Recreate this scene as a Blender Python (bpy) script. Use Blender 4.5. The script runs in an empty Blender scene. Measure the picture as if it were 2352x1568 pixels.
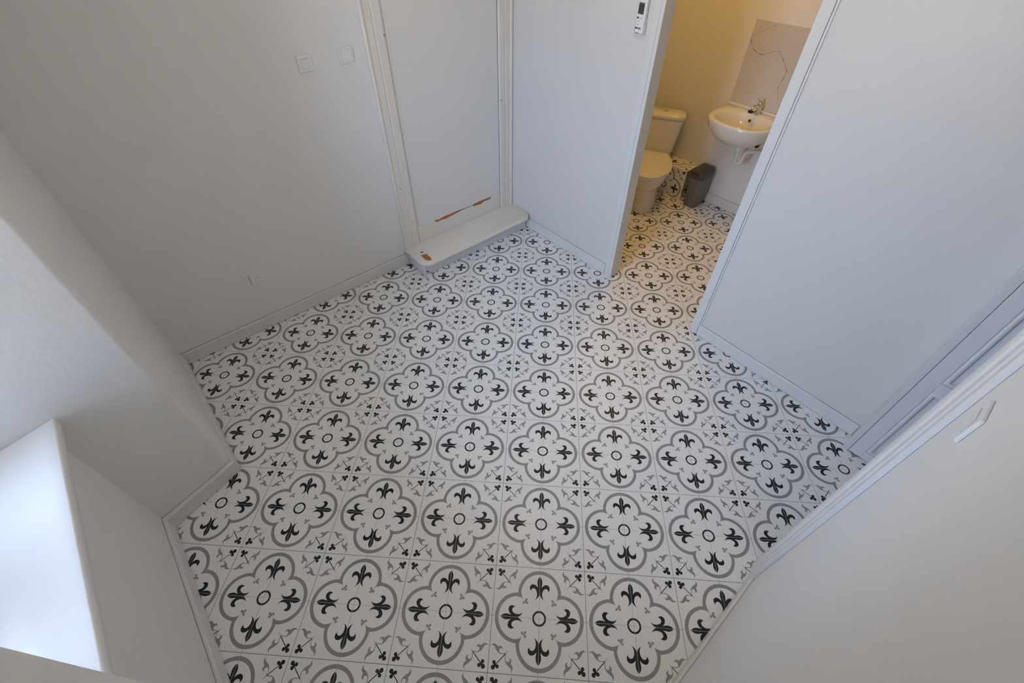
import bpy, bmesh, math, random
from mathutils import Matrix, Vector
from mathutils.geometry import delaunay_2d_cdt

random.seed(7)
scene = bpy.context.scene
COL = scene.collection

# ------------------------------------------------------------------ camera
cam_data = bpy.data.cameras.new('camera')
cam = bpy.data.objects.new('camera', cam_data)
COL.objects.link(cam)
cam.matrix_world = Matrix((
    (0.655120, -0.548405, 0.519682, 0.286312),
    (0.755516, 0.472179, -0.454140, -0.417830),
    (0.003669, 0.690144, 0.723662, 2.287417),
    (0, 0, 0, 1)))
cam_data.sensor_fit = 'HORIZONTAL'
cam_data.sensor_width = 36.0
cam_data.lens = 15.868
cam_data.clip_start = 0.02
scene.camera = cam

# ------------------------------------------------------------------ world: soft daylight sky
world = bpy.data.worlds.new('daylight_sky')
scene.world = world
world.use_nodes = True
wn = world.node_tree
wn.nodes['Background'].inputs['Color'].default_value = (0.53, 0.675, 1.0, 1)
wn.nodes['Background'].inputs['Strength'].default_value = 20.5

scene.view_settings.view_transform = 'Standard'
scene.view_settings.look = 'None'
scene.view_settings.gamma = 1.0
scene.view_settings.use_curve_mapping = False
scene.view_settings.exposure = -0.08


def tag(o, label, cat=None, group=None, kind=None):
    o['label'] = label
    if cat: o['category'] = cat
    if group: o['group'] = group
    if kind: o['kind'] = kind
    return o


# daylight portal in the window opening (guides sampling of the sky only)
pd = bpy.data.lights.new('window_portal', 'AREA')
pd.shape = 'RECTANGLE'; pd.size = 1.15; pd.size_y = 1.70
pd.cycles.is_portal = True
po = bpy.data.objects.new('window_portal', pd); COL.objects.link(po)
po.location = (-0.87, -1.42, 1.757); po.rotation_euler = (math.radians(90), 0, 0)

# sun behind the house: lights the paving outside, none of it enters directly
sd = bpy.data.lights.new('sun', 'SUN'); sd.energy = 150.0; sd.angle = math.radians(1.0); sd.color = (1.0, 0.80, 0.54)
so = bpy.data.objects.new('sun', sd); COL.objects.link(so)
so.rotation_euler = (math.radians(-38), math.radians(12), 0)      # shines down and towards -y

# ------------------------------------------------------------------ materials
def mat(name, col, rough=0.5, metal=0.0, bump=0.0, bscale=60.0, var=0.0, vscale=3.0, spec=0.5, coat=0.0):
    m = bpy.data.materials.new(name); m.use_nodes = True
    nt = m.node_tree; b = nt.nodes['Principled BSDF']
    b.inputs['Base Color'].default_value = (*col, 1)
    b.inputs['Roughness'].default_value = rough
    b.inputs['Metallic'].default_value = metal
    b.inputs['Specular IOR Level'].default_value = spec
    b.inputs['Coat Weight'].default_value = coat
    tc = nt.nodes.new('ShaderNodeTexCoord')
    if var > 0:
        n = nt.nodes.new('ShaderNodeTexNoise'); n.inputs['Scale'].default_value = vscale; n.inputs['Detail'].default_value = 4
        nt.links.new(tc.outputs['Object'], n.inputs['Vector'])
        r = nt.nodes.new('ShaderNodeMix'); r.data_type = 'RGBA'
        r.inputs[6].default_value = (*[c * (1 - var) for c in col], 1)
        r.inputs[7].default_value = (*[min(1, c * (1 + var)) for c in col], 1)
        nt.links.new(n.outputs['Fac'], r.inputs[0]); nt.links.new(r.outputs[2], b.inputs['Base Color'])
    if bump > 0:
        n = nt.nodes.new('ShaderNodeTexNoise'); n.inputs['Scale'].default_value = bscale; n.inputs['Detail'].default_value = 5
        nt.links.new(tc.outputs['Object'], n.inputs['Vector'])
        bp = nt.nodes.new('ShaderNodeBump'); bp.inputs['Strength'].default_value = bump; bp.inputs['Distance'].default_value = 0.002
        nt.links.new(n.outputs['Fac'], bp.inputs['Height']); nt.links.new(bp.outputs['Normal'], b.inputs['Normal'])
    return m

M = {}
M['wall'] = mat('white_wall_paint', (0.78, 0.775, 0.76), 0.6, bump=0.12, bscale=35, var=0.012)
M['plaster'] = mat('rough_white_plaster', (0.78, 0.775, 0.76), 0.65, bump=0.55, bscale=40, var=0.015)
M['partition'] = mat('smooth_white_board', (0.715, 0.70, 0.685), 0.42, bump=0.03, bscale=90)
M['trim'] = mat('white_gloss_trim', (0.735, 0.73, 0.715), 0.38, bump=0.03, bscale=60)
M['cream'] = mat('old_cream_paint', (0.78, 0.735, 0.67), 0.45, bump=0.15, bscale=30, var=0.03, vscale=6)
M['doorpaint'] = mat('white_door_paint', (0.765, 0.745, 0.715), 0.42, bump=0.05, bscale=30)
M['paneldoor'] = mat('panelled_door_paint', (0.76, 0.755, 0.75), 0.4, bump=0.04, bscale=40)
M['ceiling'] = mat('ceiling_white', (0.80, 0.79, 0.77), 0.7)
M['wood'] = mat('bare_orange_wood', (0.40, 0.155, 0.04), 0.7, bump=0.3, bscale=120, var=0.25, vscale=40)
M['grout'] = mat('grey_grout', (0.27, 0.27, 0.27), 0.8, bump=0.2, bscale=200)
M['tile_white'] = mat('tile_white_glaze', (0.87, 0.87, 0.865), 0.42, bump=0.015, bscale=14, var=0.012, vscale=9)
M['tile_grey'] = mat('tile_grey_print', (0.29, 0.294, 0.305), 0.42)
M['tile_dark'] = mat('tile_charcoal_print', (0.012, 0.0145, 0.019), 0.42, spec=0.35)
M['tile_score'] = mat('tile_scored_line', (0.42, 0.42, 0.425), 0.55)
M['tile_body'] = mat('tile_clay_edge', (0.5, 0.47, 0.42), 0.7)
M['ceramic'] = mat('white_ceramic', (0.78, 0.77, 0.75), 0.12, spec=0.5)
M['seat'] = mat('white_seat_plastic', (0.80, 0.79, 0.76), 0.3)
M['plastic'] = mat('white_switch_plastic', (0.80, 0.80, 0.79), 0.35)
M['gap'] = mat('dark_gap', (0.06, 0.055, 0.05), 0.8)
M['joint_shadow'] = mat('grey_joint_shadow', (0.16, 0.155, 0.15), 0.8)
M['hole'] = mat('dark_recess', (0.03, 0.025, 0.02), 0.7)
M['chrome'] = mat('chrome', (0.75, 0.75, 0.75), 0.12, metal=1.0)
M['black'] = mat('black_rubber', (0.008, 0.008, 0.009), 0.5)
M['bin'] = mat('grey_bin_plastic', (0.17, 0.16, 0.155), 0.4, bump=0.03, bscale=300)
M['binlid'] = mat('dark_bin_lid_plastic', (0.075, 0.066, 0.06), 0.4)
M['marble'] = mat('glossy_marble', (0.60, 0.585, 0.56), 0.12, var=0.06, vscale=5)
M['vein'] = mat('marble_vein', (0.24, 0.19, 0.13), 0.2, var=0.4, vscale=60)
M['screen'] = mat('lcd_screen', (0.055, 0.05, 0.042), 0.25)
M['button'] = mat('dark_button', (0.012, 0.012, 0.014), 0.5)
M['bluebtn'] = mat('blue_grey_button', (0.03, 0.035, 0.09), 0.5)
M['gravel'] = mat('pale_paving_outside', (0.42, 0.36, 0.29), 0.9, var=0.1, vscale=2)
M['pipe'] = mat('white_pipe_plastic', (0.72, 0.71, 0.68), 0.35)

def glass():
    m = bpy.data.materials.new('window_glass'); m.use_nodes = True
    nt = m.node_tree; nt.nodes.clear()
    o = nt.nodes.new('ShaderNodeOutputMaterial'); mx = nt.nodes.new('ShaderNodeMixShader')
    t = nt.nodes.new('ShaderNodeBsdfTransparent'); g = nt.nodes.new('ShaderNodeBsdfGlossy')
    f = nt.nodes.new('ShaderNodeFresnel'); f.inputs['IOR'].default_value = 1.45
    g.inputs['Roughness'].default_value = 0.02; t.inputs['Color'].default_value = (0.95, 0.97, 0.96, 1)
    nt.links.new(f.outputs[0], mx.inputs[0]); nt.links.new(t.outputs[0], mx.inputs[1]); nt.links.new(g.outputs[0], mx.inputs[2])
    nt.links.new(mx.outputs[0], o.inputs[0]); return m
M['glass'] = glass()

def emit(name, col, s):
    m = bpy.data.materials.new(name); m.use_nodes = True
    b = m.node_tree.nodes['Principled BSDF']
    b.inputs['Base Color'].default_value = (*col, 1)
    b.inputs['Emission Color'].default_value = (*col, 1); b.inputs['Emission Strength'].default_value = s
    return m
M['room_fill_glow'] = emit('room_fill_diffuser', (1.0, 0.86, 0.62), 24.0)
M['sill'] = mat('white_sill_gloss', (0.90, 0.90, 0.89), 0.3)
M['warm_glow'] = emit('warm_lamp_diffuser', (1.0, 0.55, 0.10), 46.0)

# ------------------------------------------------------------------ mesh helpers
def mk(name, bm, m, parent=None, smooth=False, bevel=0.0, seg=2, ang=30):
    bmesh.ops.recalc_face_normals(bm, faces=bm.faces)
    me = bpy.data.meshes.new(name); bm.to_mesh(me); bm.free()
    for x in (m if isinstance(m, (list, tuple)) else [m]): me.materials.append(M[x])
    o = bpy.data.objects.new(name, me); COL.objects.link(o)
    if parent: o.parent = parent
    if smooth:
        for p in me.polygons: p.use_smooth = True
        if ang < 180:
            me.set_sharp_from_angle(angle=math.radians(ang))
    if bevel > 0:
        bv = o.modifiers.new('bevel', 'BEVEL'); bv.width = bevel; bv.segments = seg
        bv.limit_method = 'ANGLE'; bv.angle_limit = math.radians(40)
    return o

def empty(name, loc=(0, 0, 0), rz=0.0):
    o = bpy.data.objects.new(name, None); COL.objects.link(o)
    o.location = loc; o.rotation_euler = (0, 0, rz); o.empty_display_size = 0.05
    return o

def box(bm, x0, x1, y0, y1, z0, z1):
    vs = [bm.verts.new((x, y, z)) for z in (z0, z1) for x, y in ((x0, y0), (x1, y0), (x1, y1), (x0, y1))]
    for f in ((3, 2, 1, 0), (4, 5, 6, 7), (0, 1, 5, 4), (1, 2, 6, 5), (2, 3, 7, 6), (3, 0, 4, 7)):
        bm.faces.new([vs[i] for i in f])

def prism(bm, poly, z0, z1):
    a = [bm.verts.new((x, y, z0)) for x, y in poly]; b = [bm.verts.new((x, y, z1)) for x, y in poly]
    bm.faces.new(a[::-1]); bm.faces.new(b)
    n = len(poly)
    for i in range(n): bm.faces.new((a[i], a[(i + 1) % n], b[(i + 1) % n], b[i]))

def prism_axis(bm, poly, a0, a1, axis):
    """polygon in the plane perpendicular to axis, extruded a0..a1 along it (axis x: poly=(y,z); y: poly=(x,z))"""
    f = (lambda p, a: (a, p[0], p[1])) if axis == 'x' else (lambda p, a: (p[0], a, p[1]))
    a = [bm.verts.new(f(p, a0)) for p in poly]; b = [bm.verts.new(f(p, a1)) for p in poly]
    bm.faces.new(a[::-1]); bm.faces.new(b); n = len(poly)
    for i in range(n): bm.faces.new((a[i], a[(i + 1) % n], b[(i + 1) % n], b[i]))

def loft(bm, rings, cap0=True, cap1=True):
    vr = [[bm.verts.new(p) for p in r] for r in rings]
    n = len(rings[0])
    for a, b in zip(vr[:-1], vr[1:]):
        for i in range(n): bm.faces.new((a[i], a[(i + 1) % n], b[(i + 1) % n], b[i]))
    if cap0: bm.faces.new(vr[0][::-1])
    if cap1: bm.faces.new(vr[-1])

def circ(cx, cy, r, n=24, ry=None, a0=0.0):
    ry = r if ry is None else ry
    return [(cx + r * math.cos(a0 + 2 * math.pi * i / n), cy + ry * math.sin(a0 + 2 * math.pi * i / n)) for i in range(n)]

def cyl(bm, c, r, z0, z1, n=24, r1=None):
    r1 = r if r1 is None else r1
    loft(bm, [[(x, y, z0) for x, y in circ(c[0], c[1], r, n)], [(x, y, z1) for x, y in circ(c[0], c[1], r1, n)]])

def tube(bm, pts, r, n=14):
    pts = [Vector(p) for p in pts]; rings = []
    ref = Vector((0, 0, 1))
    for i, p in enumerate(pts):
        d = (pts[min(i + 1, len(pts) - 1)] - pts[max(i - 1, 0)]).normalized()
        s = d.cross(ref)
        if s.length < 0.1: s = d.cross(Vector((0, 1, 0)))
        s.normalize(); t = d.cross(s)
        rr = r[i] if isinstance(r, (list, tuple)) else r
        rings.append([tuple(p + rr * (math.cos(a) * s + math.sin(a) * t)) for a in [2 * math.pi * k / n for k in range(n)]])
    loft(bm, rings)

def arc_pts(c, r, a0, a1, n):
    return [(c[0] + r * math.cos(math.radians(a0 + (a1 - a0) * i / n)), c[1] + r * math.sin(math.radians(a0 + (a1 - a0) * i / n))) for i in range(n + 1)]

def one(name, m, parent, fn, *a, **k):
    kw = {x: k.pop(x) for x in ('smooth', 'bevel', 'seg', 'ang') if x in k}
    bm = bmesh.new(); fn(bm, *a, **k); return mk(name, bm, m, parent, **kw)

# ------------------------------------------------------------------ patterned tile
S = 1.25
PITCH = 0.333 * S
TH = math.radians(45.3)
HALF = PITCH / 2

def chaikin(p, it=2):
    for _ in range(it):
        q = []
        for i in range(len(p)):
            a = p[i]; b = p[(i + 1) % len(p)]
            q += [(a[0] * .75 + b[0] * .25, a[1] * .75 + b[1] * .25), (a[0] * .25 + b[0] * .75, a[1] * .25 + b[1] * .75)]
        p = q
    return p

def spline_open(p, it=2):
    for _ in range(it):
        q = [p[0]]
        for a, b in zip(p[:-1], p[1:]):
            q += [(a[0] * .75 + b[0] * .25, a[1] * .75 + b[1] * .25), (a[0] * .25 + b[0] * .75, a[1] * .25 + b[1] * .75)]
        q.append(p[-1]); p = q
    return p

def tile_polys():
    """list of (material index, polygon) in tile units -1..1; 1 grey, 2 charcoal, 3 scored line"""
    P = []
    rot = lambda p, k: [((x, y), (-y, x), (-x, -y), (y, -x))[k] for x, y in p]
    # quatrefoil band: outer and inner outline of one quarter piece, from the diagonal over the top lobe to the diagonal
    outer = arc_pts((0, .470), .472, 0, 180, 26)
    inner_half = [(.338, .339), (.362, .365), (.381, .405), (.394, .450)] + arc_pts((0, .462), .404, 6, 84, 14) + [(0, .866)]
    inner = inner_half + [(-x, y) for x, y in inner_half[::-1][1:]]
    quarter = outer + inner[::-1]
    for k in range(4): P.append((1, rot(quarter, k)))
    # centre ring as four quarter arcs
    for k in range(4):
        P.append((2, arc_pts((0, 0), .147, 90 * k, 90 * k + 90, 8) + arc_pts((0, 0), .107, 90 * k + 90, 90 * k, 8)))
    # fleur de lis (lower one, right half), tip towards -y
    st_out = spline_open([(.103, -.350), (.072, -.385), (.056, -.440), (.058, -.490), (.072, -.535), (.098, -.570), (.138, -.584), (.176, -.566), (.196, -.520)], 1)
    st_back = spline_open([(.196, -.520), (.222, -.574), (.214, -.622), (.182, -.655), (.142, -.664), (.095, -.650), (.060, -.622), (.040, -.596)], 1)
    bud = spline_open([(.040, -.596), (.054, -.670), (.057, -.715), (.044, -.765), (.022, -.800), (.0, -.820)], 1)
    cent = [(0, -.820), (0, -.470)]
    top = spline_open([(0, -.470), (.014, -.425), (.055, -.378), (.103, -.350)], 1)
    half = st_out[:-1] + st_back[:-1] + bud[:-1] + cent[:-1] + top[:-1]
    for k in range(4):
        P.append((2, rot(half, k))); P.append((2, rot([(-x, y) for x, y in half], k)))
    # small grey trefoil at the cusps
    for k in range(4):
        for c, r in (((-.284, -.268), .026), ((-.346, -.282), .026), ((-.284, -.342), .026)):
            P.append((1, rot(circ(c[0], c[1], r, 12), k)))
        P.append((1, rot([(-.345, -.338), (-.318, -.330), (-.300, -.285), (-.275, -.280), (-.280, -.300), (-.328, -.318)], k)))
        P.append((1, rot(circ(-.308, -.300, .022, 10), k)))
    # corner sprig: charcoal trefoil with stem, grey flourishes
    fl = [(-.676, -.667), (-.728, -.674), (-.779, -.672), (-.821, -.650), (-.861, -.611), (-.884, -.572), (-.908, -.541), (-.932, -.531), (-.978, -.537),
          (-.946, -.516), (-.912, -.503), (-.877, -.509), (-.845, -.531), (-.819, -.551), (-.802, -.539), (-.773, -.534), (-.744, -.548), (-.725, -.592),
          (-.750, -.576), (-.775, -.577), (-.794, -.598), (-.797, -.622), (-.785, -.648), (-.754, -.661), (-.713, -.659), (-.672, -.650)]
    tail = [(-.690, -.678), (-.664, -.676), (-.597, -.592), (-.676, -.664)]
    for k in range(4):
        P.append((1, rot(fl, k))); P.append((1, rot([(y, x) for x, y in fl], k)))
        P.append((1, rot(tail, k)))
        for c, r in (((-.884, -.818), .035), ((-.818, -.884), .035), ((-.901, -.901), .041), ((-.862, -.862), .030)):
            P.append((2, rot(circ(c[0], c[1], r, 14), k)))
        P.append((2, rot([(-.850, -.839), (-.839, -.850), (-.664, -.676), (-.676, -.664)], k)))
    # scored centre lines
    w = .0042
    P.append((3, [(-1, -w), (1, -w), (1, w), (-1, w)])); P.append((3, [(-w, -1), (w, -1), (w, 1), (-w, 1)]))
    return P

def clip_poly(poly, n, d):
    """keep the side n.p <= d of a convex-clip (Sutherland-Hodgman, one half plane)"""
    out = []
    for i in range(len(poly)):
        a = poly[i]; b = poly[(i + 1) % len(poly)]
        da = n[0] * a[0] + n[1] * a[1] - d; db = n[0] * b[0] + n[1] * b[1] - d
        if da <= 0: out.append(a)
        if (da < 0 < db) or (db < 0 < da):
            t = da / (da - db); out.append((a[0] + t * (b[0] - a[0]), a[1] + t * (b[1] - a[1])))
    return out

TP = tile_polys()
GAP = 0.0013            # half grout joint
EDGE = 1 - GAP / HALF
TILE_MATS = ['tile_white', 'tile_grey', 'tile_dark', 'tile_score', 'tile_body']

verts = []; faces = []; fm = []
def addp(mi, p):
    i0 = len(verts); verts.extend(Vector(v) for v in p); faces.append(list(range(i0, i0 + len(p)))); fm.append(mi)
addp(0, [(-EDGE, -EDGE), (EDGE, -EDGE), (EDGE, EDGE), (-EDGE, EDGE)])
for mi, p in TP:
    p = [(max(-EDGE, min(EDGE, x)), max(-EDGE, min(EDGE, y))) for x, y in p]
    if sum(p[i][0] * p[(i + 1) % len(p)][1] - p[(i + 1) % len(p)][0] * p[i][1] for i in range(len(p))) < 0: p = p[::-1]
    addp(mi, p)
cv, ce, cf, ov, oe, of = delaunay_2d_cdt(verts, [], faces, 0, 1e-6, True)
PB = [(mi, p, (min(q[0] for q in p), max(q[0] for q in p), min(q[1] for q in p), max(q[1] for q in p))) for mi, p in TP]
def inside(c, p):
    r = False; n = len(p)
    for i in range(n):
        a = p[i]; b = p[(i + 1) % n]
        if (a[1] > c[1]) != (b[1] > c[1]) and c[0] < (b[0] - a[0]) * (c[1] - a[1]) / (b[1] - a[1]) + a[0]: r = not r
    return r
TRI = []
for f, orig in zip(cf, of):
    p = [tuple(cv[i]) for i in f]
    c = (sum(q[0] for q in p) / len(p), sum(q[1] for q in p) / len(p))
    mi = 0
    for m_, poly, bb in PB:
        if m_ > mi and bb[0] <= c[0] <= bb[1] and bb[2] <= c[1] <= bb[3] and inside(c, poly): mi = m_
    TRI.append((p, mi))

def tile_mesh(cuts=()):
    """cuts: list of (nx, ny, d) half planes in metres in the tile frame that the tile keeps"""
    bm = bmesh.new()
    key = {}
    def V(x, y):
        k = (round(x * HALF, 6), round(y * HALF, 6))
        if k not in key: key[k] = bm.verts.new((k[0], k[1], 0))
        return key[k]
    for t, mi in TRI:
        vs = [V(*p) for p in t]
        if len(set(vs)) < 3: continue
        try: f = bm.faces.new(vs); f.material_index = mi
        except ValueError: pass
    for nx, ny, d in cuts:
        bmesh.ops.bisect_plane(bm, geom=bm.verts[:] + bm.edges[:] + bm.faces[:], dist=1e-6,
                               plane_co=(nx * d, ny * d, 0), plane_no=(nx, ny, 0), clear_outer=True)
    if not bm.faces: bm.free(); return None
    be = [e for e in bm.edges if len(e.link_faces) == 1]
    r = bmesh.ops.extrude_edge_only(bm, edges=be)
    for v in [g for g in r['geom'] if isinstance(g, bmesh.types.BMVert)]: v.co.z = -0.0045
    for f in [g for g in r['geom'] if isinstance(g, bmesh.types.BMFace)]: f.material_index = 0
    bmesh.ops.recalc_face_normals(bm, faces=bm.faces)
    me = bpy.data.meshes.new('tile'); bm.to_mesh(me); bm.free()
    for x in TILE_MATS: me.materials.append(M[x])
    return me

FULL = tile_mesh()

# ------------------------------------------------------------------ floor
floor = one('floor', 'grout', None, box, -2.80, 1.75, -1.25, 3.86, -0.12, -0.0012)
tag(floor, 'white patterned tile floor with grey quatrefoils and dark fleurs-de-lis', kind='structure')
ct, sn = math.cos(TH), math.sin(TH)
BX0, BX1, BY0, BY1 = -2.66, 1.62, -1.16, 3.79
for i in range(-10, 14):
    for j in range(-8, 16):
        cx = (i * ct - j * sn) * PITCH; cy = (i * sn + j * ct) * PITCH
        R = HALF * 1.42
        if cx < BX0 - R or cx > BX1 + R or cy < BY0 - R or cy > BY1 + R: continue
        # leave out what lies wholly under walls or outside the rooms
        if cy < -0.80 - R * .99 and (cx < -1.60 - R or cx > -0.13 + R): continue
        if cx > 0.70 + R and (cy < 0.25 or cy > 2.05 + R * .5): continue
        if cx > -0.05 + R and cy > 2.2 + R: continue
        cuts = []
        for nx, ny, d in ((-1, 0, -BX0), (1, 0, BX1), (0, -1, -BY0), (0, 1, BY1)):
            dd = d - (nx * cx + ny * cy)
            if dd < R:
                lx = nx * ct + ny * sn; ly = -nx * sn + ny * ct
                cuts.append((lx, ly, dd))
        me = tile_mesh(cuts) if cuts else FULL
        if me is None: continue
        t = bpy.data.objects.new('tile', me); COL.objects.link(t)
        t.parent = floor; t.location = (cx, cy, 0); t.rotation_euler = (0, 0, TH)

# ------------------------------------------------------------------ walls and ceiling
H = 2.78
BBH = 0.092
bm = bmesh.new()
WX = -2.615
box(bm, -2.83, WX, -1.60, 1.06, 0, H); box(bm, -2.83, WX, 2.00, 3.90, 0, H)
box(bm, -2.83, WX, 1.06, 2.00, 2.19, H); box(bm, -2.83, WX, 1.06, 2.00, 0, 0.138); box(bm, -2.83, -2.72, 1.06, 2.00, 0.138, 2.19)
wl = mk('wall_left', bm, 'wall')
tag(wl, 'plain white wall on the left with two switches and a socket', kind='structure')

bm = bmesh.new()
FY = -0.763
# rounded plaster arris of the window niche
corner = [(-1.634, FY), (-1.616, FY - .002), (-1.605, FY - .009), (-1.599, FY - .022)]
prism(bm, [(WX, FY)] + corner + [(-1.502, -1.118), (-1.44, -1.34), (-1.44, -1.60), (-2.83, -1.60), (-2.83, FY)], 0, H)
prism(bm, [(-0.160, FY - .022), (-0.150, FY - .008), (-0.132, FY), (0.80, FY), (0.80, -1.60), (-0.30, -1.60), (-0.30, -1.34), (-0.24, -1.118)], 0, H)
prism(bm, [(-1.502, -1.118), (-0.24, -1.118), (-0.30, -1.34), (-0.30, -1.60), (-1.44, -1.60), (-1.44, -1.34)], 0, 0.852)
prism(bm, [(-1.605, FY), (-0.14, FY), (-0.30, -1.34), (-0.30, -1.60), (-1.44, -1.60), (-1.44, -1.34)], 2.62, H)
wf = mk('wall_front', bm, 'plaster', smooth=True, ang=35)
tag(wf, 'thick plastered wall with a splayed window niche on the left', kind='structure')

PYL, PYR0, PYR1 = 2.094, 2.068, 2.030
bm = bmesh.new()
prism(bm, [(WX, 2.093), (-1.400, PYL), (-1.400, 2.180), (WX, 2.180)], 0, H)
prism(bm, [(-0.580, PYR0 - .001), (0.60, PYR1), (1.72, PYR1), (1.72, 2.20), (-0.580, 2.180)], 0, H)
prism(bm, [(-1.400, PYL), (-0.580, PYR0), (-0.580, 2.18), (-1.400, 2.18)], 2.12, H)
wb = mk('wall_back', bm, 'partition')
tag(wb, 'smooth white partition with an open doorway to the washroom', kind='structure')

RX = 0.530
bm = bmesh.new()
box(bm, RX, 0.66, FY, 0.925, 0, H); box(bm, RX + .012, 0.66, 1.946, 2.028, 0, H); box(bm, RX, 0.66, 0.925, 1.946, 2.12, H)
wr = mk('wall_right', bm, 'wall')
tag(wr, 'white wall at the lower right with a light switch near a door frame', kind='structure')

bm = bmesh.new(); box(bm, WX, 0.10, 3.753, 3.90, 0, H)
ww = mk('wall_washroom', bm, 'wall')
tag(ww, 'washroom wall lit yellow behind toilet and washbasin', kind='structure')
wq = one('wall_washroom_side', 'wall', None, box, -0.05, 0.10, 2.17, 3.76, 0, H)
tag(wq, 'side wall of the washroom hidden behind the partition', kind='structure')
bm = bmesh.new(); box(bm, 1.62, 1.74, 0.20, 2.03, 0, H); box(bm, 0.66, 1.62, 0.20, 0.32, 0, H)
wh = mk('wall_hallway', bm, 'wall')
tag(wh, 'white hallway wall beyond the open panelled door', kind='structure')
cl = one('ceiling', 'ceiling', None, box, -2.83, 1.74, -1.60, 3.90, H, H + .12)
tag(cl, 'plain white ceiling above the room', kind='structure')

# baseboards: boards with a small rounded top, mitred at their ends
def board(bm, p0, p1, th, h, side):
    """baseboard from p0 to p1 along the wall, thickness th towards `side` (unit normal into the room)"""
    prof = [(0, 0.0035), (th, 0.0035), (th, h - .006), (th - .003, h - .001), (th - .006, h), (0, h)]
    rings = []
    for p in (p0, p1):
        rings.append([(p[0] + side[0] * a, p[1] + side[1] * a, z) for a, z in prof])
    loft(bm, rings)

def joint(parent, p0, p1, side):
    # shadow in the joint above a baseboard, painted as a grey strip
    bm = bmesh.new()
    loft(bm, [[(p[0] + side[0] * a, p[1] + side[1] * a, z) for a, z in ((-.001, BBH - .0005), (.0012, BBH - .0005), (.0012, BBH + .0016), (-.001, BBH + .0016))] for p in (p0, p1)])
    mk('joint', bm, 'joint_shadow', parent)

def baseboard(name, label, segs, m='trim'):
    bm = bmesh.new()
    for p0, p1, th, side in segs: board(bm, p0, p1, th, BBH, side)
    o = tag(mk(name, bm, m), label, kind='structure')
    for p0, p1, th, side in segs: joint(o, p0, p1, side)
    return o

baseboard('baseboard_left', 'white baseboard along the left wall up to the wooden step', [((WX, FY + .016), (WX, 0.967), .014, (1, 0))])
sl = math.hypot(.098, .333); n1 = (.333 / sl * 1, .098 / sl)     # normal of the splayed niche side
bm = bmesh.new()
board(bm, (WX + .014, FY), (-1.605, FY), .016, BBH, (0, 1))
def mitre(bm, pts_in, pts_out, h):
    prof = [(0, .0035), (1, .0035), (1, h - .006), (.8, h - .001), (.6, h), (0, h)]
    rings = [[(a[0] + (b[0] - a[0]) * t, a[1] + (b[1] - a[1]) * t, z) for t, z in prof] for a, b in zip(pts_in, pts_out)]
    loft(bm, rings)
bm.free(); bm = bmesh.new()
mitre(bm, [(WX + .002, FY), (-1.604, FY), (-1.504, -1.118), (-0.250, -1.118)],
      [(WX + .016, FY + .016), (-1.590, FY + .016), (-1.482, -1.102), (-0.250, -1.102)], BBH)
bf = tag(mk('baseboard_front', bm, 'trim'), 'white baseboard following the window niche corner', kind='structure')
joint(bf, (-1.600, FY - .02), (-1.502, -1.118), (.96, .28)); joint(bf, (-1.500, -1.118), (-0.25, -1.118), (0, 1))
bm = bmesh.new()
mitre(bm, [(-2.385, 2.0935), (-1.444, 2.094)], [(-2.385, 2.0815), (-1.444, 2.082)], BBH)
mitre(bm, [(-0.546, 2.067), (0.512, 2.033)], [(-0.546, 2.055), (0.512, 2.021)], BBH)
bk = tag(mk('baseboard_back', bm, 'trim'), 'white baseboard along the washroom partition', kind='structure')
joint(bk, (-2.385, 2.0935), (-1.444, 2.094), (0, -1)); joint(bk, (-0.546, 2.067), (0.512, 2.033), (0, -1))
baseboard('baseboard_right', 'white baseboard below the switch on the right wall', [((RX, FY), (RX, 0.826), .013, (-1, 0))])
baseboard('baseboard_washroom', 'white baseboard behind the washroom bin', [((-1.738, 3.753), (-0.05, 3.753), .013, (0, -1))])

# ------------------------------------------------------------------ washroom doorway trim
t1 = empty('trim_1', (-1.41, 2.09, 0)); tag(t1, 'white door lining on the left of the washroom doorway', kind='structure')
bm = bmesh.new(); box(bm, -1.3995, -1.3755, 2.0865, 2.184, .001, 2.119); mk('jamb_lining', bm, 'trim', bevel=.0015).parent = t1
bm = bmesh.new(); box(bm, -1.443, -1.4020, 2.0885, 2.0945, .001, 2.16); mk('casing', bm, 'trim', bevel=.0015).parent = t1
t2 = empty('trim_2', (-0.58, 2.06, 0)); tag(t2, 'white door lining on the right of the washroom doorway', kind='structure')
bm = bmesh.new(); box(bm, -0.612, -0.5585, 2.0575, 2.184, .001, 2.119); mk('jamb_lining', bm, 'trim', bevel=.002).parent = t2
bm = bmesh.new(); box(bm, -0.5565, -0.546, 2.0595, 2.070, .001, 2.119); mk('casing', bm, 'trim', bevel=.001).parent = t2
t3 = empty('trim_3', (-1.0, 2.09, 2.12)); tag(t3, 'white head lining above the washroom doorway', kind='structure')
bm = bmesh.new(); box(bm, -1.3755, -0.612, 2.070, 2.184, 2.095, 2.119); mk('head_lining', bm, 'trim').parent = t3
for t in (t1, t2, t3):
    for c in t.children: c.matrix_parent_inverse = Matrix.Translation(-Vector(t.location))

# ------------------------------------------------------------------ closed door above the step
def under(root, o):
    o.parent = root; o.matrix_parent_inverse = Matrix.Translation(-Vector(root.location)); return o

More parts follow.
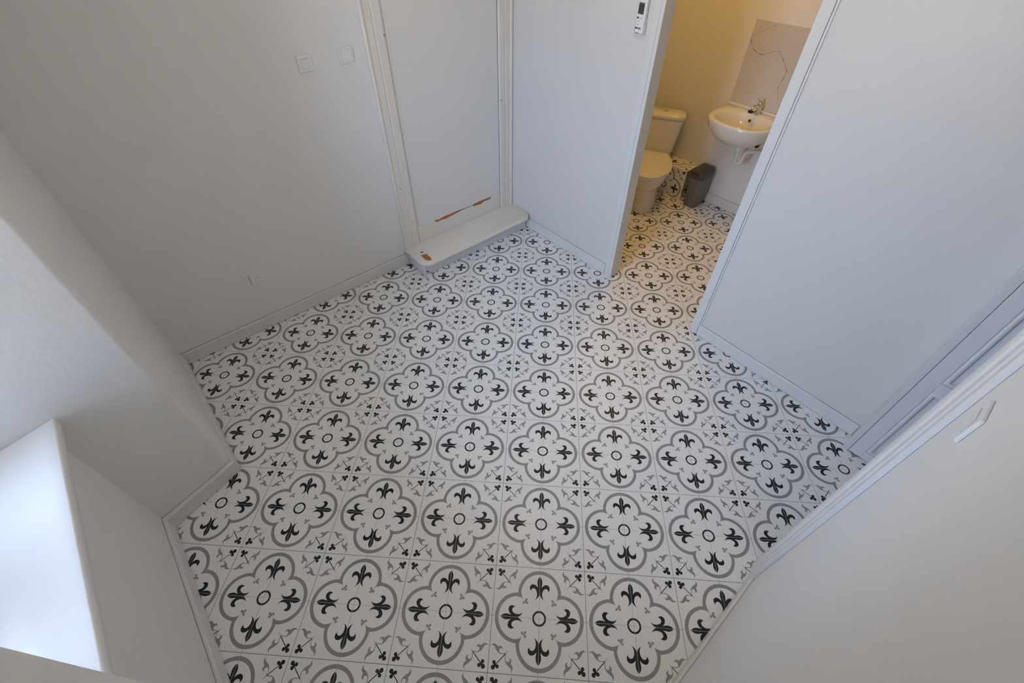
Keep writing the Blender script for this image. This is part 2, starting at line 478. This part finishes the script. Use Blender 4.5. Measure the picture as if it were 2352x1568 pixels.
d1 = empty('door_1', (WX, 1.53, .14)); tag(d1, 'closed flat white door above a wooden step, paint chipped at its foot', kind='structure')
def casing_prof(bm, y0, y1, flip):
    # moulded casing: raised outer bead, flat, hollow groove, inner flat
    w = y1 - y0
    pts = [(0, 0), (0, .022), (.010, .030), (.020, .026), (.026, .020), (w * .50, .018), (w * .535, .013), (w * .57, .013), (w * .60, .018), (w - .006, .017), (w, .010), (w, 0)]
    poly = [((y1 - a) if flip else (y0 + a), b) for a, b in pts]
    prof = [(WX - .002 + b, y) for y, b in poly]
    prism(bm, prof, .1415, 2.26)
bm = bmesh.new(); casing_prof(bm, 0.951, 1.090, False); under(d1, mk('casing', bm, 'cream'))
bm = bmesh.new(); casing_prof(bm, 1.967, 2.092, True); under(d1, mk('casing', bm, 'cream'))
bm = bmesh.new(); box(bm, WX, WX + .020, 1.091, 1.966, 2.15, 2.26); under(d1, mk('head_casing', bm, 'cream', bevel=.003))
bm = bmesh.new(); box(bm, -2.655, -2.6145, 1.094, 1.963, .275, 2.145); under(d1, mk('door_leaf', bm, 'doorpaint', bevel=.002))
bm = bmesh.new(); box(bm, -2.6142, -2.6115, 1.105, 1.118, .30, 2.14); under(d1, mk('edge_strip', bm, 'doorpaint', bevel=.001))
bm = bmesh.new(); box(bm, -2.655, -2.6085, 1.093, 1.964, .1415, .287); kick = under(d1, mk('kick_board', bm, 'cream', bevel=.002))
def chip(bm, pts, f, n, th):
    a = [bm.verts.new(f(p)) for p in pts]
    b = [bm.verts.new(tuple(Vector(f(p)) + Vector(n) * th)) for p in pts]
    bm.faces.new(b)
    for i in range(len(pts)): bm.faces.new((a[i], a[(i + 1) % len(pts)], b[(i + 1) % len(pts)], b[i]))
CH = [(1.2535, 0.2755), (1.2705, 0.2836), (1.3008, 0.2755), (1.3211, 0.2825), (1.4056, 0.2846), (1.4982, 0.2852), (1.5379, 0.2815), (1.6402, 0.2795), (1.6968, 0.2868), (1.7462, 0.2870), (1.8532, 0.2856),
      (1.8488, 0.2657), (1.7732, 0.2683), (1.744, 0.2545), (1.6669, 0.2614), (1.6471, 0.2757), (1.5371, 0.2725), (1.4494, 0.2647), (1.3696, 0.2565), (1.3124, 0.264), (1.2892, 0.2582)]
bm = bmesh.new(); chip(bm, CH, lambda p: (-2.6087, p[0], p[1]), (1, 0, 0), .0006)
cp = under(d1, mk('paint_chip', bm, 'wood')); cp['label'] = 'long strip of bare orange wood where the paint has flaked'
for (y, z) in ((1.082, 1.60), (1.004, .655), (1.978, 1.05)):
    bm = bmesh.new(); box(bm, WX + .014, WX + .0195, y - .002, y + .002, z - .006, z + .006); under(d1, mk('nail_mark', bm, 'gap', bevel=.002))

# ------------------------------------------------------------------ wooden step
st = empty('door_step', (-2.45, 1.52, 0))
tag(st, 'cream painted wooden step with rounded nosing and a chipped orange patch', 'step')
rf, nf = -2.376, -2.312
def rounded(x0, x1, y0, y1, r0, r1):
    p = [(x0, y0)]
    p += arc_pts((x1 - r0, y0 + r0), r0, -90, 0, 8)
    p += arc_pts((x1 - r1, y1 - r1), r1, 0, 90, 8)
    p += [(x0, y1)]
    return p
bm = bmesh.new(); prism(bm, rounded(-2.612, rf, 0.968, 2.080, .02, .02), .001, .1045)
under(st, mk('riser', bm, 'trim', smooth=True, ang=40))
# tread with bullnose: stack of offset outlines
rings = []
for dz, inset in ((.0, .016), (.003, .008), (.009, .002), (.018, 0), (.027, .002), (.033, .008), (.036, .016)):
    rings.append([(x, y, .1045 + dz) for x, y in rounded(-2.6125, nf - inset, 0.943 + inset, 2.0915 - min(inset, .001), .085 - inset * .5, .085)])
bm = bmesh.new(); loft(bm, rings); under(st, mk('tread', bm, 'cream', smooth=True, ang=50))
zt = .1406
bm = bmesh.new()
chip(bm, [(-2.4496, .9981), (-2.4529, 1.0276), (-2.4328, 1.0509), (-2.4113, 1.0427), (-2.38, 1.0462), (-2.343, 1.0305), (-2.3543, 1.0109), (-2.3795, .9945)][::-1], lambda p: (p[0], p[1], zt - .0002), (0, 0, 1), .0005)
c1 = under(st, mk('paint_chip', bm, 'wood')); c1['label'] = 'flaked patch of bare orange wood'
bm = bmesh.new(); chip(bm, [(-2.4974, 1.02), (-2.4885, 1.0386), (-2.4726, 1.0436), (-2.4813, 1.0187)][::-1], lambda p: (p[0], p[1], zt - .0002), (0, 0, 1), .0005)
under(st, mk('paint_chip', bm, 'gap'))
bm = bmesh.new(); chip(bm, [(0.9809, 0.0332), (0.9944, 0.0406), (1.0150, 0.0115), (0.9998, 0.016)], lambda p: (rf - .003, p[0], p[1]), (1, 0, 0), .004)
under(st, mk('paint_chip', bm, 'wood'))

# ------------------------------------------------------------------ right doorway: frame and open panelled door
t4 = empty('trim_4', (RX, 0.89, 0)); tag(t4, 'moulded white door casing at the lower right edge', kind='structure')
prof = [(RX - .001, .826), (RX - .012, .826), (RX - .016, .832), (RX - .016, .862), (RX - .020, .868), (RX - .020, .905), (RX - .026, .912), (RX - .030, .925), (RX - .030, .948), (RX - .026, .954), (RX - .001, .954)]
bm = bmesh.new(); prism(bm, prof, .001, 2.20); under(t4, mk('casing', bm, 'trim'))
bm = bmesh.new(); box(bm, RX - .001, .665, .926, .950, .001, 2.118); under(t4, mk('jamb_lining', bm, 'trim', bevel=.002))
t5 = empty('trim_5', (RX, 1.96, 0)); tag(t5, 'white door casing in the corner beside the open panelled door', kind='structure')
prof = [(.5125, 1.907), (.5125, 1.955), (.5155, 1.960), (.5155, 1.995), (.521, 2.002), (.521, 2.0195), (.5415, 2.0195), (.5415, 1.907)]
bm = bmesh.new(); prism(bm, prof, .001, 2.20); under(t5, mk('casing', bm, 'trim', bevel=.0015))

d2 = empty('door_2', (.545, 1.925, 0)); tag(d2, 'open panelled white door seen edge-on at the right', kind='structure')
x0, x1, y0, y1 = .5435, 1.34, 1.9075, 1.945
SW = .062
def rail(bm, a, b, c, d): box(bm, a, b, y0, y1, c, d)
bm = bmesh.new(); rail(bm, x0, x0 + SW, .006, 2.08); under(d2, mk('stile', bm, 'paneldoor', bevel=.002))
bm = bmesh.new(); rail(bm, x1 - SW, x1, .006, 2.08); under(d2, mk('stile', bm, 'paneldoor', bevel=.002))
for z0, z1 in ((.006, .063), (.608, .668), (1.98, 2.08)):
    bm = bmesh.new(); rail(bm, x0 + SW, x1 - SW, z0, z1); under(d2, mk('rail', bm, 'paneldoor', bevel=.002))
for z0, z1 in ((.063, .608), (.668, 1.98)):
    a, b = x0 + SW, x1 - SW
    rg = []
    for ins, yy in ((.001, y0 + .003), (.012, y0 - .004), (.020, y0 - .002), (.024, y0 + .012), (.036, y0 + .012), (.040, y0 + .006), (.075, y0 + .004)):
        rg.append([(a + ins, yy, z0 + ins), (b - ins, yy, z0 + ins), (b - ins, yy, z1 - ins), (a + ins, yy, z1 - ins)])
    rg = [[(a + .001, y1 - .004, z0 + .001), (b - .001, y1 - .004, z0 + .001), (b - .001, y1 - .004, z1 - .001), (a + .001, y1 - .004, z1 - .001)]] + rg
    bm = bmesh.new(); loft(bm, rg); under(d2, mk('panel', bm, 'paneldoor'))
bm = bmesh.new(); tube(bm, [(1.28, y0 - .002, 1.02), (1.28, y0 - .045, 1.02), (1.27, y0 - .055, 1.02), (1.17, y0 - .055, 1.02)], .009); under(d2, mk('door_handle', bm, 'chrome', smooth=True))

# ------------------------------------------------------------------ window
w1 = empty('window_1', (-.87, -1.42, .895)); tag(w1, 'bright daylit window with a deep white sill at the left edge', kind='structure')
bm = bmesh.new()
pl = [(-1.515, -1.066), (-0.225, -1.066), (-0.24, -1.118), (-0.30, -1.34), (-0.30, -1.46), (-1.44, -1.46), (-1.44, -1.34), (-1.502, -1.118)]
rings = []
for dz, ins in ((0, .002), (.002, 0), (.030, 0), (.038, .0008), (.0415, .003), (.043, .007)):
    rings.append([(-1.514, -1.066 - ins, .852 + dz), (-0.226, -1.066 - ins, .852 + dz), (-0.242, -1.118, .852 + dz), (-0.302, -1.34, .852 + dz), (-0.302, -1.46, .852 + dz), (-1.438, -1.46, .852 + dz), (-1.438, -1.34, .852 + dz), (-1.500, -1.118, .852 + dz)])
loft(bm, rings); under(w1, mk('window_sill', bm, 'sill', smooth=True, ang=50))
def frame_rect(bm, a, b, c, d, w, ya, yb):
    box(bm, a, a + w, ya, yb, c, d); box(bm, b - w, b, ya, yb, c, d)
    box(bm, a + w, b - w, ya, yb, c, c + w); box(bm, a + w, b - w, ya, yb, d - w, d)
bm = bmesh.new(); frame_rect(bm, -1.44, -.30, .896, 2.619, .045, -1.49, -1.43); under(w1, mk('window_frame', bm, 'trim', bevel=.003))
for a, b in ((-1.394, -.872), (-.868, -.346)):
    bm = bmesh.new(); frame_rect(bm, a, b, .942, 2.573, .05, -1.485, -1.44); s = under(w1, mk('sash', bm, 'trim', bevel=.003))
    bm = bmesh.new(); box(bm, a + .05, b - .05, -1.465, -1.460, .992, 2.523); g = mk('pane', bm, 'glass'); g.parent = s
bm = bmesh.new(); tube(bm, [(-.87, -1.44, 1.5), (-.87, -1.405, 1.5), (-.87, -1.40, 1.49), (-.87, -1.40, 1.39)], .008); under(w1, mk('window_handle', bm, 'chrome', smooth=True))
g = one('outside_ground', 'gravel', None, box, -40, 38, -80, -1.75, -0.6, -0.5); tag(g, 'pale paved ground outside the window', kind='structure')

# ------------------------------------------------------------------ switches and socket
def plate(name, label, cat, loc, rz, kind, group=None, k=.0225):
    """local frame: plate in the x-z plane, facing +y"""
    r = empty(name, loc, rz); tag(r, label, cat, group)
    w = .0405
    bm = bmesh.new()
    rg = []
    for ins, yy in ((0, .0004), (0, .006), (.0015, .0085), (.004, .0095)):
        a = w - ins
        rg.append([(x, yy, z) for x, z in [(-a, -a), (a, -a), (a, a), (-a, a)]])
    loft(bm, rg); mk('cover_plate', bm, 'plastic', r, bevel=.002)
    if kind == 'switch':
        bm = bmesh.new(); box(bm, -k - .0006, k + .0006, .0090, .0097, -k - .0006, k + .0006); mk('gap', bm, 'gap', r)
        bm = bmesh.new()
        prism_axis(bm, [(.009, -k), (.0112, -k), (.0102, 0), (.0116, k), (.009, k)], -k, k, 'x')
        mk('rocker', bm, 'plastic', r, bevel=.0012)
    else:
        bm = bmesh.new(); n = 28
        a = [bm.verts.new((x, .0096, z)) for x, z in circ(0, 0, .0195, n)]; b = [bm.verts.new((x, .0108, z)) for x, z in circ(0, 0, .0185, n)]
        c = [bm.verts.new((x, .0108, z)) for x, z in circ(0, 0, .0165, n)]; d = [bm.verts.new((x, .0060, z)) for x, z in circ(0, 0, .0160, n)]
        for p, q in ((a, b), (b, c), (c, d)):
            for i in range(n): bm.faces.new((p[i], p[(i + 1) % n], q[(i + 1) % n], q[i]))
        mk('socket_ring', bm, 'plastic', r, smooth=True)
        bm = bmesh.new(); prism_axis(bm, circ(0, 0, .0158, n), .0097, .0099, 'y'); mk('socket_well', bm, 'plastic', r)
        for dx in (-.0095, .0095):
            bm = bmesh.new(); prism_axis(bm, circ(dx, 0, .0025, 10), .0099, .0102, 'y'); mk('pin_hole', bm, 'hole', r)
        bm = bmesh.new(); prism_axis(bm, circ(0, .0095, .0025, 10), .0099, .017, 'y'); mk('earth_pin', bm, 'chrome', r)
    return r
FX = -math.pi / 2      # facing +x
plate('light_switch', 'white square light switch with a small rocker, farther from the door casing', 'switch', (WX, .578, 1.535), FX, 'switch', 'square white light switches')
plate('light_switch', 'white square light switch with a wide rocker, beside the door casing', 'switch', (WX, .828, 1.535), FX, 'switch', 'square white light switches', .031)
plate('wall_socket', 'white square power socket low on the left wall', 'socket', (WX, -.137, .406), FX, 'socket')
plate('light_switch', 'white light switch seen side-on on the lower right wall', 'switch', (RX, .685, 1.475), -FX, 'switch', 'square white light switches')

# ------------------------------------------------------------------ remote control on the partition
PY = 2.0938
rh = empty('remote_holder', (-1.50, PY, 1.645)); tag(rh, 'white wall holder around the lower half of the remote control', 'holder')
bm = bmesh.new()
box(bm, -1.538, -1.470, PY - .004, PY - .0003, 1.646, 1.72); box(bm, -1.538, -1.5345, PY - .024, PY - .004, 1.646, 1.705)
box(bm, -1.4735, -1.470, PY - .024, PY - .004, 1.646, 1.705); box(bm, -1.5345, -1.4735, PY - .024, PY - .004, 1.646, 1.650)
under(rh, mk('cradle', bm, 'plastic', bevel=.001))
rc = empty('remote_control', (-1.504, PY - .02, 1.651)); tag(rc, 'white remote control with dark screen in its wall holder', 'remote')
bm = bmesh.new(); box(bm, -1.532, -1.476, PY - .026, PY - .0055, 1.6515, 1.815); under(rc, mk('body', bm, 'plastic', bevel=.004, seg=3))
yf = PY - .026
def rb(name, xa, xb, za, zb, m, th=.0012):
    bm = bmesh.new(); box(bm, xa, xb, yf - th, yf + .001, za, zb); return under(rc, mk(name, bm, m, bevel=.0004))
rb('screen', -1.5275, -1.4905, 1.741, 1.788, 'screen', .0006)
rb('screen_rim', -1.5275, -1.4905, 1.7885, 1.7925, 'screen', .0004)
rb('button', -1.528, -1.516, 1.720, 1.728, 'button'); rb('button', -1.505, -1.495, 1.722, 1.7245, 'screen')
rb('button', -1.5165, -1.5135, 1.706, 1.711, 'screen'); rb('button', -1.5165, -1.5135, 1.691, 1.696, 'screen')
for xa in (-1.530, -1.521, -1.510, -1.500): rb('button', xa, xa + .007, 1.673, 1.681, 'button')
rb('button', -1.522, -1.516, 1.6535, 1.6575, 'bluebtn'); rb('button', -1.509, -1.503, 1.6535, 1.6575, 'bluebtn')

# ------------------------------------------------------------------ tiled ledge in the washroom
LX1, LY0, LY1, LZ = -1.742, 3.562, 3.752, .300
lg = empty('tiled_ledge', (-2.2, 3.66, 0)); tag(lg, 'low boxed ledge faced with patterned tiles behind the toilet', 'ledge')
bm = bmesh.new(); box(bm, WX + .002, LX1 - .006, LY0 + .006, LY1, .001, LZ - .006); under(lg, mk('core', bm, 'grout'))
for k, cx in enumerate((-1.951, -1.951 - PITCH)):
    cuts = [(0, -1, .0905)] + ([(-1, 0, cx - (WX + .003))] if k == 1 and False else [])
    me = tile_mesh([(0, -1, .0905)]); t = bpy.data.objects.new('tile', me); COL.objects.link(t)
    t.location = (cx, LY0, .0915); t.rotation_euler = (math.pi / 2, 0, 0); under(lg, t)
    me = tile_mesh([(0, 1, -.0165)]); t = bpy.data.objects.new('tile', me); COL.objects.link(t)
    t.location = (cx, LY0 + HALF, LZ); under(lg, t)
me = tile_mesh([(0, -1, .0905), (1, 0, -.0165)]); t = bpy.data.objects.new('tile', me); COL.objects.link(t)
t.location = (LX1, LY0 + HALF, .0915)
t.rotation_euler = (math.pi / 2, 0, math.pi / 2); under(lg, t)

# ------------------------------------------------------------------ toilet (set diagonally in the corner)
U = Vector((.882, .471)); AZ = math.atan2(U.y, U.x)
tl = empty('toilet', (-2.086, 3.506, 0), AZ); tag(tl, 'white ceramic toilet set diagonally in the washroom corner', 'toilet')
# local frame: +x along u, facing direction is -y
def egg(hw, yb, yt, n=40, back=.5, p=2.3):
    """egg outline: back end at y=-yb (towards wall negative b), tip at -yt; local b = -y"""
    pts = []
    mid = yb + (yt - yb) * .42
    for i in range(n):
        a = 2 * math.pi * i / n
        c, s = math.cos(a), math.sin(a)
        x = hw * math.copysign(abs(c) ** (2 / p), c)
        L = (yt - mid) if s > 0 else (mid - yb)
        b = mid + L * math.copysign(abs(s) ** (2 / (2.0 if s > 0 else 3.2)), s)
        pts.append((x, -b))
    return pts
rings = []
for z, hw, b0, b1 in ((.001, .114, .03, .505), (.015, .112, .032, .502), (.10, .106, .045, .49), (.205, .105, .05, .487), (.222, .110, .048, .495), (.235, .132, .04, .525), (.275, .154, .03, .55), (.33, .170, .01, .565), (.368, .174, .0, .572)):
    rings.append([(x, y, z) for x, y in egg(hw, b0, b1)])
bm = bmesh.new(); loft(bm, rings); mk('pan', bm, 'ceramic', tl, smooth=True, ang=60)
bm = bmesh.new()
loft(bm, [[(x, y, z) for x, y in ((-w, .145), (w, .145), (w, -.06), (-w, -.06))] for z, w in ((.306, .10), (.34, .125), (.388, .135))]); mk('cistern_shelf', bm, 'ceramic', tl, bevel=.01, seg=3)
def lid_outline(s=0.0):
    right = [(.0, .585), (.045, .578), (.088, .556), (.125, .515), (.155, .46), (.176, .39), (.186, .32), (.184, .25), (.170, .17), (.145, .095), (.118, .04), (.105, .022)]
    right = [(x - (s if x > 0 else 0), b + (-s if b > .3 else s)) for x, b in right]
    full = right + [(-x, b) for x, b in right[::-1][:-1]]
    return [(x, -b) for x, b in full]
bm = bmesh.new(); loft(bm, [[(x, y, z) for x, y in lid_outline(s)] for z, s in ((.369, .004), (.373, .0), (.384, .0), (.386, .002))]); mk('seat', bm, 'seat', tl, smooth=True, ang=50)
bm = bmesh.new(); loft(bm, [[(x, y, z) for x, y in lid_outline(s)] for z, s in ((.3865, .002), (.389, .0), (.398, .0), (.4015, .004), (.403, .010), (.404, .03))]); mk('seat_lid', bm, 'seat', tl, smooth=True, ang=50)
def roundrect(hw, ya, yb, r, n=6):
    p = []
    for cx, cy, a in ((hw - r, yb - r, 0), (-hw + r, yb - r, 90), (-hw + r, ya + r, 180), (hw - r, ya + r, 270)): p += arc_pts((cx, cy), r, a, a + 90, n)
    return p
rings = [[(x, y, z) for x, y in roundrect(hw, ya, yb, .045)] for z, hw, ya, yb in ((.389, .135, -.005, .135), (.40, .140, -.008, .14), (.55, .160, -.012, .152), (.692, .176, -.015, .160))]
bm = bmesh.new(); loft(bm, rings); ci = mk('cistern', bm, 'ceramic', tl, smooth=True, ang=50)
rings = [[(x, y, z) for x, y in roundrect(hw, ya, yb, .07)] for z, hw, ya, yb in ((.6925, .176, -.015, .160), (.697, .187, -.022, .166), (.722, .189, -.024, .167), (.735, .182, -.018, .162), (.741, .165, -.004, .15))]
bm = bmesh.new(); loft(bm, rings); cl_ = mk('cistern_lid', bm, 'ceramic', tl, smooth=True, ang=60)
bm = bmesh.new(); cyl(bm, (0, .072), .023, .7405, .7445, 24); mk('flush_button', bm, 'chrome', cl_, smooth=True, ang=40)
for sx in (-.07, .07):
    bm = bmesh.new(); tube(bm, [(sx - .02, -.022, .395), (sx + .02, -.022, .395)], .009, 12); mk('hinge', bm, 'seat', tl, smooth=True)

# ------------------------------------------------------------------ bin
bn = empty('trash_bin', (-1.615, 3.62, 0)); tag(bn, 'grey plastic swing-lid bin beside the tiled ledge', 'bin')
def rr(cx, cy, hw, hd, r): return [(cx + x, cy + y) for x, y in roundrect(hw, -hd, hd, r, 5)]
BC = (-1.615, 3.605)
rings = [[(x, y, z) for x, y in rr(BC[0], BC[1], hw, hd, .028)] for z, hw, hd in ((.001, .058, .082), (.006, .062, .086), (.29, .071, .104), (.295, .072, .105))]
bm = bmesh.new(); loft(bm, rings); under(bn, mk('bucket', bm, 'bin', smooth=True, ang=50))
bm = bmesh.new()
rings = []
for z, f in ((.292, 0), (.300, 0), (.345, 0), (.357, .006)):
    rings.append([(x, y, z) for x, y in rr(BC[0], BC[1], .0755 - f, .109 - f, .03)])
# swing lid: rounded crown rising towards the middle
for f, z in ((.012, .363), (.03, .370), (.05, .373)):
    rings.append([(x, y, z) for x, y in rr(BC[0], BC[1] + .01, .0755 - f, .109 - f, .02)])
loft(bm, rings); bl = under(bn, mk('lid', bm, 'binlid', smooth=True, ang=40))
bm = bmesh.new(); box(bm, BC[0] - .030, BC[0] + .030, 3.489, 3.497, .343, .352); under(bn, mk('lid_grip', bm, 'black', bevel=.002))

# ------------------------------------------------------------------ washbasin, tap, plug, splashback
BXC = -1.36
wb_ = empty('washbasin', (BXC, 3.60, .9)); tag(wb_, 'white ceramic wall-hung washbasin with a single tap hole', 'washbasin')
right = [(0, .495), (.10, .487), (.18, .455), (.238, .40), (.266, .32), (.277, .23), (.279, .15), (.277, .07), (.272, .002)]
def basin_out(sx, sy, dy=0):
    r = [(x * sx, b * sy + dy) for x, b in right]
    f = r + [(-x, b) for x, b in r[::-1][:-1]]
    return [(BXC + x, 3.752 - b) for x, b in f]
def bowl_out(rx, ry, cy, n):
    # same vertex count and angular start (front) as the outline
    return [(BXC + rx * math.sin(2 * math.pi * i / n), cy - ry * math.cos(2 * math.pi * i / n)) for i in range(n)]
out0 = basin_out(1, 1); nb = len(out0)
def spow(v, p): return math.copysign(abs(v) ** p, v)
rings = []
for z, sx, sy in ((.690, .28, .62), (.705, .42, .70), (.735, .62, .82), (.78, .82, .92), (.83, .95, .98), (.875, 1, 1), (.893, 1, 1), (.900, .985, .99)):
    rings.append([(x, y, z) for x, y in basin_out(sx, sy)])
cy = 3.462
blend = []
inner = bowl_out(.222, .168, cy, nb)
rings.append([(x, y, .9) for x, y in [((a[0] * .45 + b[0] * .55), (a[1] * .45 + b[1] * .55)) for a, b in zip(out0, inner)]])
for z, k in ((.897, 1.0), (.885, .97), (.84, .88), (.80, .72), (.772, .48), (.762, .2)):
    rings.append([(x, y, z) for x, y in bowl_out(.222 * k, .168 * k, cy + (1 - k) * .03, nb)])
bm = bmesh.new(); loft(bm, rings); under(wb_, mk('bowl', bm, 'ceramic', smooth=True, ang=180))
bm = bmesh.new(); box(bm, BXC - .277, BXC + .277, 3.720, 3.7525, .895, .913); under(wb_, mk('back_ridge', bm, 'ceramic', bevel=.007, seg=3))
bm = bmesh.new(); prism_axis(bm, [(x, z) for x, z in circ(0, 0, .013, 20)], 0, .004, 'y')
for v in bm.verts: v.co = Vector((BXC + v.co.x, 3.605 + v.co.y - (v.co.z) * -.25, .858 + v.co.z))
under(wb_, mk('overflow_ring', bm, 'chrome'))
bm = bmesh.new(); prism_axis(bm, [(x, z) for x, z in circ(0, 0, .009, 20)], -.002, .003, 'y')
for v in bm.verts: v.co = Vector((BXC + v.co.x, 3.604 + v.co.y - (v.co.z) * -.25, .858 + v.co.z))
under(wb_, mk('overflow_hole', bm, 'hole'))
bm = bmesh.new(); cyl(bm, (BXC, 3.47), .022, .7625, .766, 20); under(wb_, mk('drain', bm, 'chrome'))
fc = empty('faucet', (BXC + .01, 3.672, .9)); fc.name = 'faucet'
fc.parent = wb_; fc.matrix_parent_inverse = Matrix.Translation(-Vector(wb_.location))
def underf(o): o.parent = fc; o.location = (0, 0, 0); return o
bm = bmesh.new()
loft(bm, [[(x, y, z) for x, y in circ(0, 0, r, 20)] for z, r in ((.0, .026), (.006, .026), (.009, .021), (.07, .0195), (.078, .020), (.088, .017))]); underf(mk('body', bm, 'chrome', smooth=True, ang=50))
bm = bmesh.new(); tube(bm, [(0, -.012, .052), (0, -.05, .070), (0, -.09, .078), (0, -.112, .076), (0, -.118, .066), (0, -.118, .054)], [.013, .0125, .012, .012, .012, .0115], 16); underf(mk('spout', bm, 'chrome', smooth=True, ang=60))
bm = bmesh.new(); tube(bm, [(0, .004, .086), (0, -.008, .098), (0, -.045, .116), (0, -.075, .126)], [.012, .010, .007, .006], 12); underf(mk('lever', bm, 'chrome', smooth=True, ang=60))
sp = under(wb_, empty('siphon', (BXC, 3.53, .68)))
sp.matrix_parent_inverse = Matrix.Translation(-Vector(wb_.location))
def unders(bm, name, m='pipe', **k):
    o = mk(name, bm, m, smooth=True, ang=50, **k); o.parent = sp; return o
bm = bmesh.new(); cyl(bm, (.02, .02), .030, -.02, .012, 20); unders(bm, 'collar')
bm = bmesh.new(); cyl(bm, (.02, .02), .026, -.045, -.02, 20); unders(bm, 'nut')
bm = bmesh.new(); tube(bm, [(.02, .02, -.02), (.02, .02, -.10), (.022, .02, -.135), (.035, .025, -.15), (.055, .032, -.15), (.068, .038, -.135), (.072, .04, -.10), (.076, .042, -.06), (.09, .05, -.045), (.14, .09, -.04), (.30, .20, -.04)], .017, 14); unders(bm, 'trap_pipe')
vt = under(wb_, empty('angle_valve', (BXC + .10, 3.735, .66))); vt.matrix_parent_inverse = Matrix.Translation(-Vector(wb_.location))
bm = bmesh.new(); tube(bm, [(0, .017, 0), (0, -.03, 0)], .010, 12); o = mk('valve_body', bm, 'chrome', smooth=True, ang=50); o.parent = vt
bm = bmesh.new(); tube(bm, [(0, -.03, 0), (0, -.05, 0)], .016, 12); o = mk('valve_knob', bm, 'black', smooth=True, ang=50); o.parent = vt

pg = empty('basin_plug', (-1.400, 3.661, .9005)); tag(pg, 'black rubber plug lying on the washbasin rim by the tap', 'plug')
bm = bmesh.new(); loft(bm, [[(x, y, z) for x, y in circ(0, 0, r, 20)] for z, r in ((0, .020), (.009, .023), (.012, .022), (.013, .010))]); mk('stopper', bm, 'black', pg, smooth=True, ang=40)
bm = bmesh.new(); tube(bm, [(-.008, 0, .012), (-.006, 0, .022), (.006, 0, .022), (.008, 0, .012)], .0025, 8); mk('ring', bm, 'black', pg, smooth=True)

sb = empty('splashback_panel', (-1.34, 3.75, .915)); tag(sb, 'glossy veined marble panel on the wall above the washbasin', 'wall panel')
bm = bmesh.new(); box(bm, -1.640, -1.040, 3.744, 3.7525, .9135, 1.497); under(sb, mk('slab', bm, 'marble', bevel=.0012))
vein = [(-1.467, 1.486), (-1.515, 1.462), (-1.567, 1.427), (-1.618, 1.397), (-1.636, 1.38), (-1.632, 1.363), (-1.612, 1.328), (-1.58, 1.301), (-1.547, 1.286), (-1.508, 1.279), (-1.474, 1.291), (-1.441, 1.313), (-1.389, 1.331), (-1.364, 1.313), (-1.332, 1.277), (-1.305, 1.247), (-1.273, 1.218), (-1.275, 1.181), (-1.289, 1.126), (-1.296, 1.094), (-1.28, 1.067), (-1.268, 1.031), (-1.24, .98), (-1.20, .95)]
pts = spline_open(vein, 2)
bm = bmesh.new(); L = []; Rr = []
for i, p in enumerate(pts):
    q0 = Vector(pts[max(0, i - 1)]); q1 = Vector(pts[min(len(pts) - 1, i + 1)]); d = (q1 - q0).normalized(); nrm = Vector((-d.y, d.x))
    w = .0006 + .0016 * (0.5 + 0.5 * math.sin(i * .9)) * random.uniform(.5, 1.2)
    if i < 20: w *= .6
    a = Vector(p) + nrm * w + Vector((random.uniform(-.0012, .0012), random.uniform(-.0012, .0012))); b = Vector(p) - nrm * w
    L.append(bm.verts.new((a.x, 3.7437, a.y))); Rr.append(bm.verts.new((b.x, 3.7437, b.y)))
for i in range(len(L) - 1): bm.faces.new((L[i], L[i + 1], Rr[i + 1], Rr[i]))
under(sb, mk('vein', bm, 'vein'))

# ------------------------------------------------------------------ washroom ceiling lamp (warm)
def ceiling_lamp(x, y, label, glow, r):
    lp = empty('ceiling_lamp', (x, y, H)); tag(lp, label, 'lamp')
    bm = bmesh.new(); cyl(bm, (0, 0), r * 1.07, -.03, -.001, 32); mk('base', bm, 'plastic', lp, smooth=True, ang=40)
    bm = bmesh.new(); loft(bm, [[(px, py, z) for px, py in circ(0, 0, r * k, 32)] for z, k in ((-.031, 1), (-.06, .97), (-.085, .80), (-.098, .45), (-.10, .15))]); mk('diffuser', bm, glow, lp, smooth=True, ang=60)
ceiling_lamp(-1.60, 2.90, 'round warm ceiling lamp inside the washroom', 'warm_glow', .14)
ceiling_lamp(-1.10, 0.85, 'unseen round ceiling lamp added as fill light in the tiled room', 'room_fill_glow', .17)  # unseen lamp, added as fill for the left wall and floor

# keep parents valid for everything placed in world coordinates
bpy.context.view_layer.update()
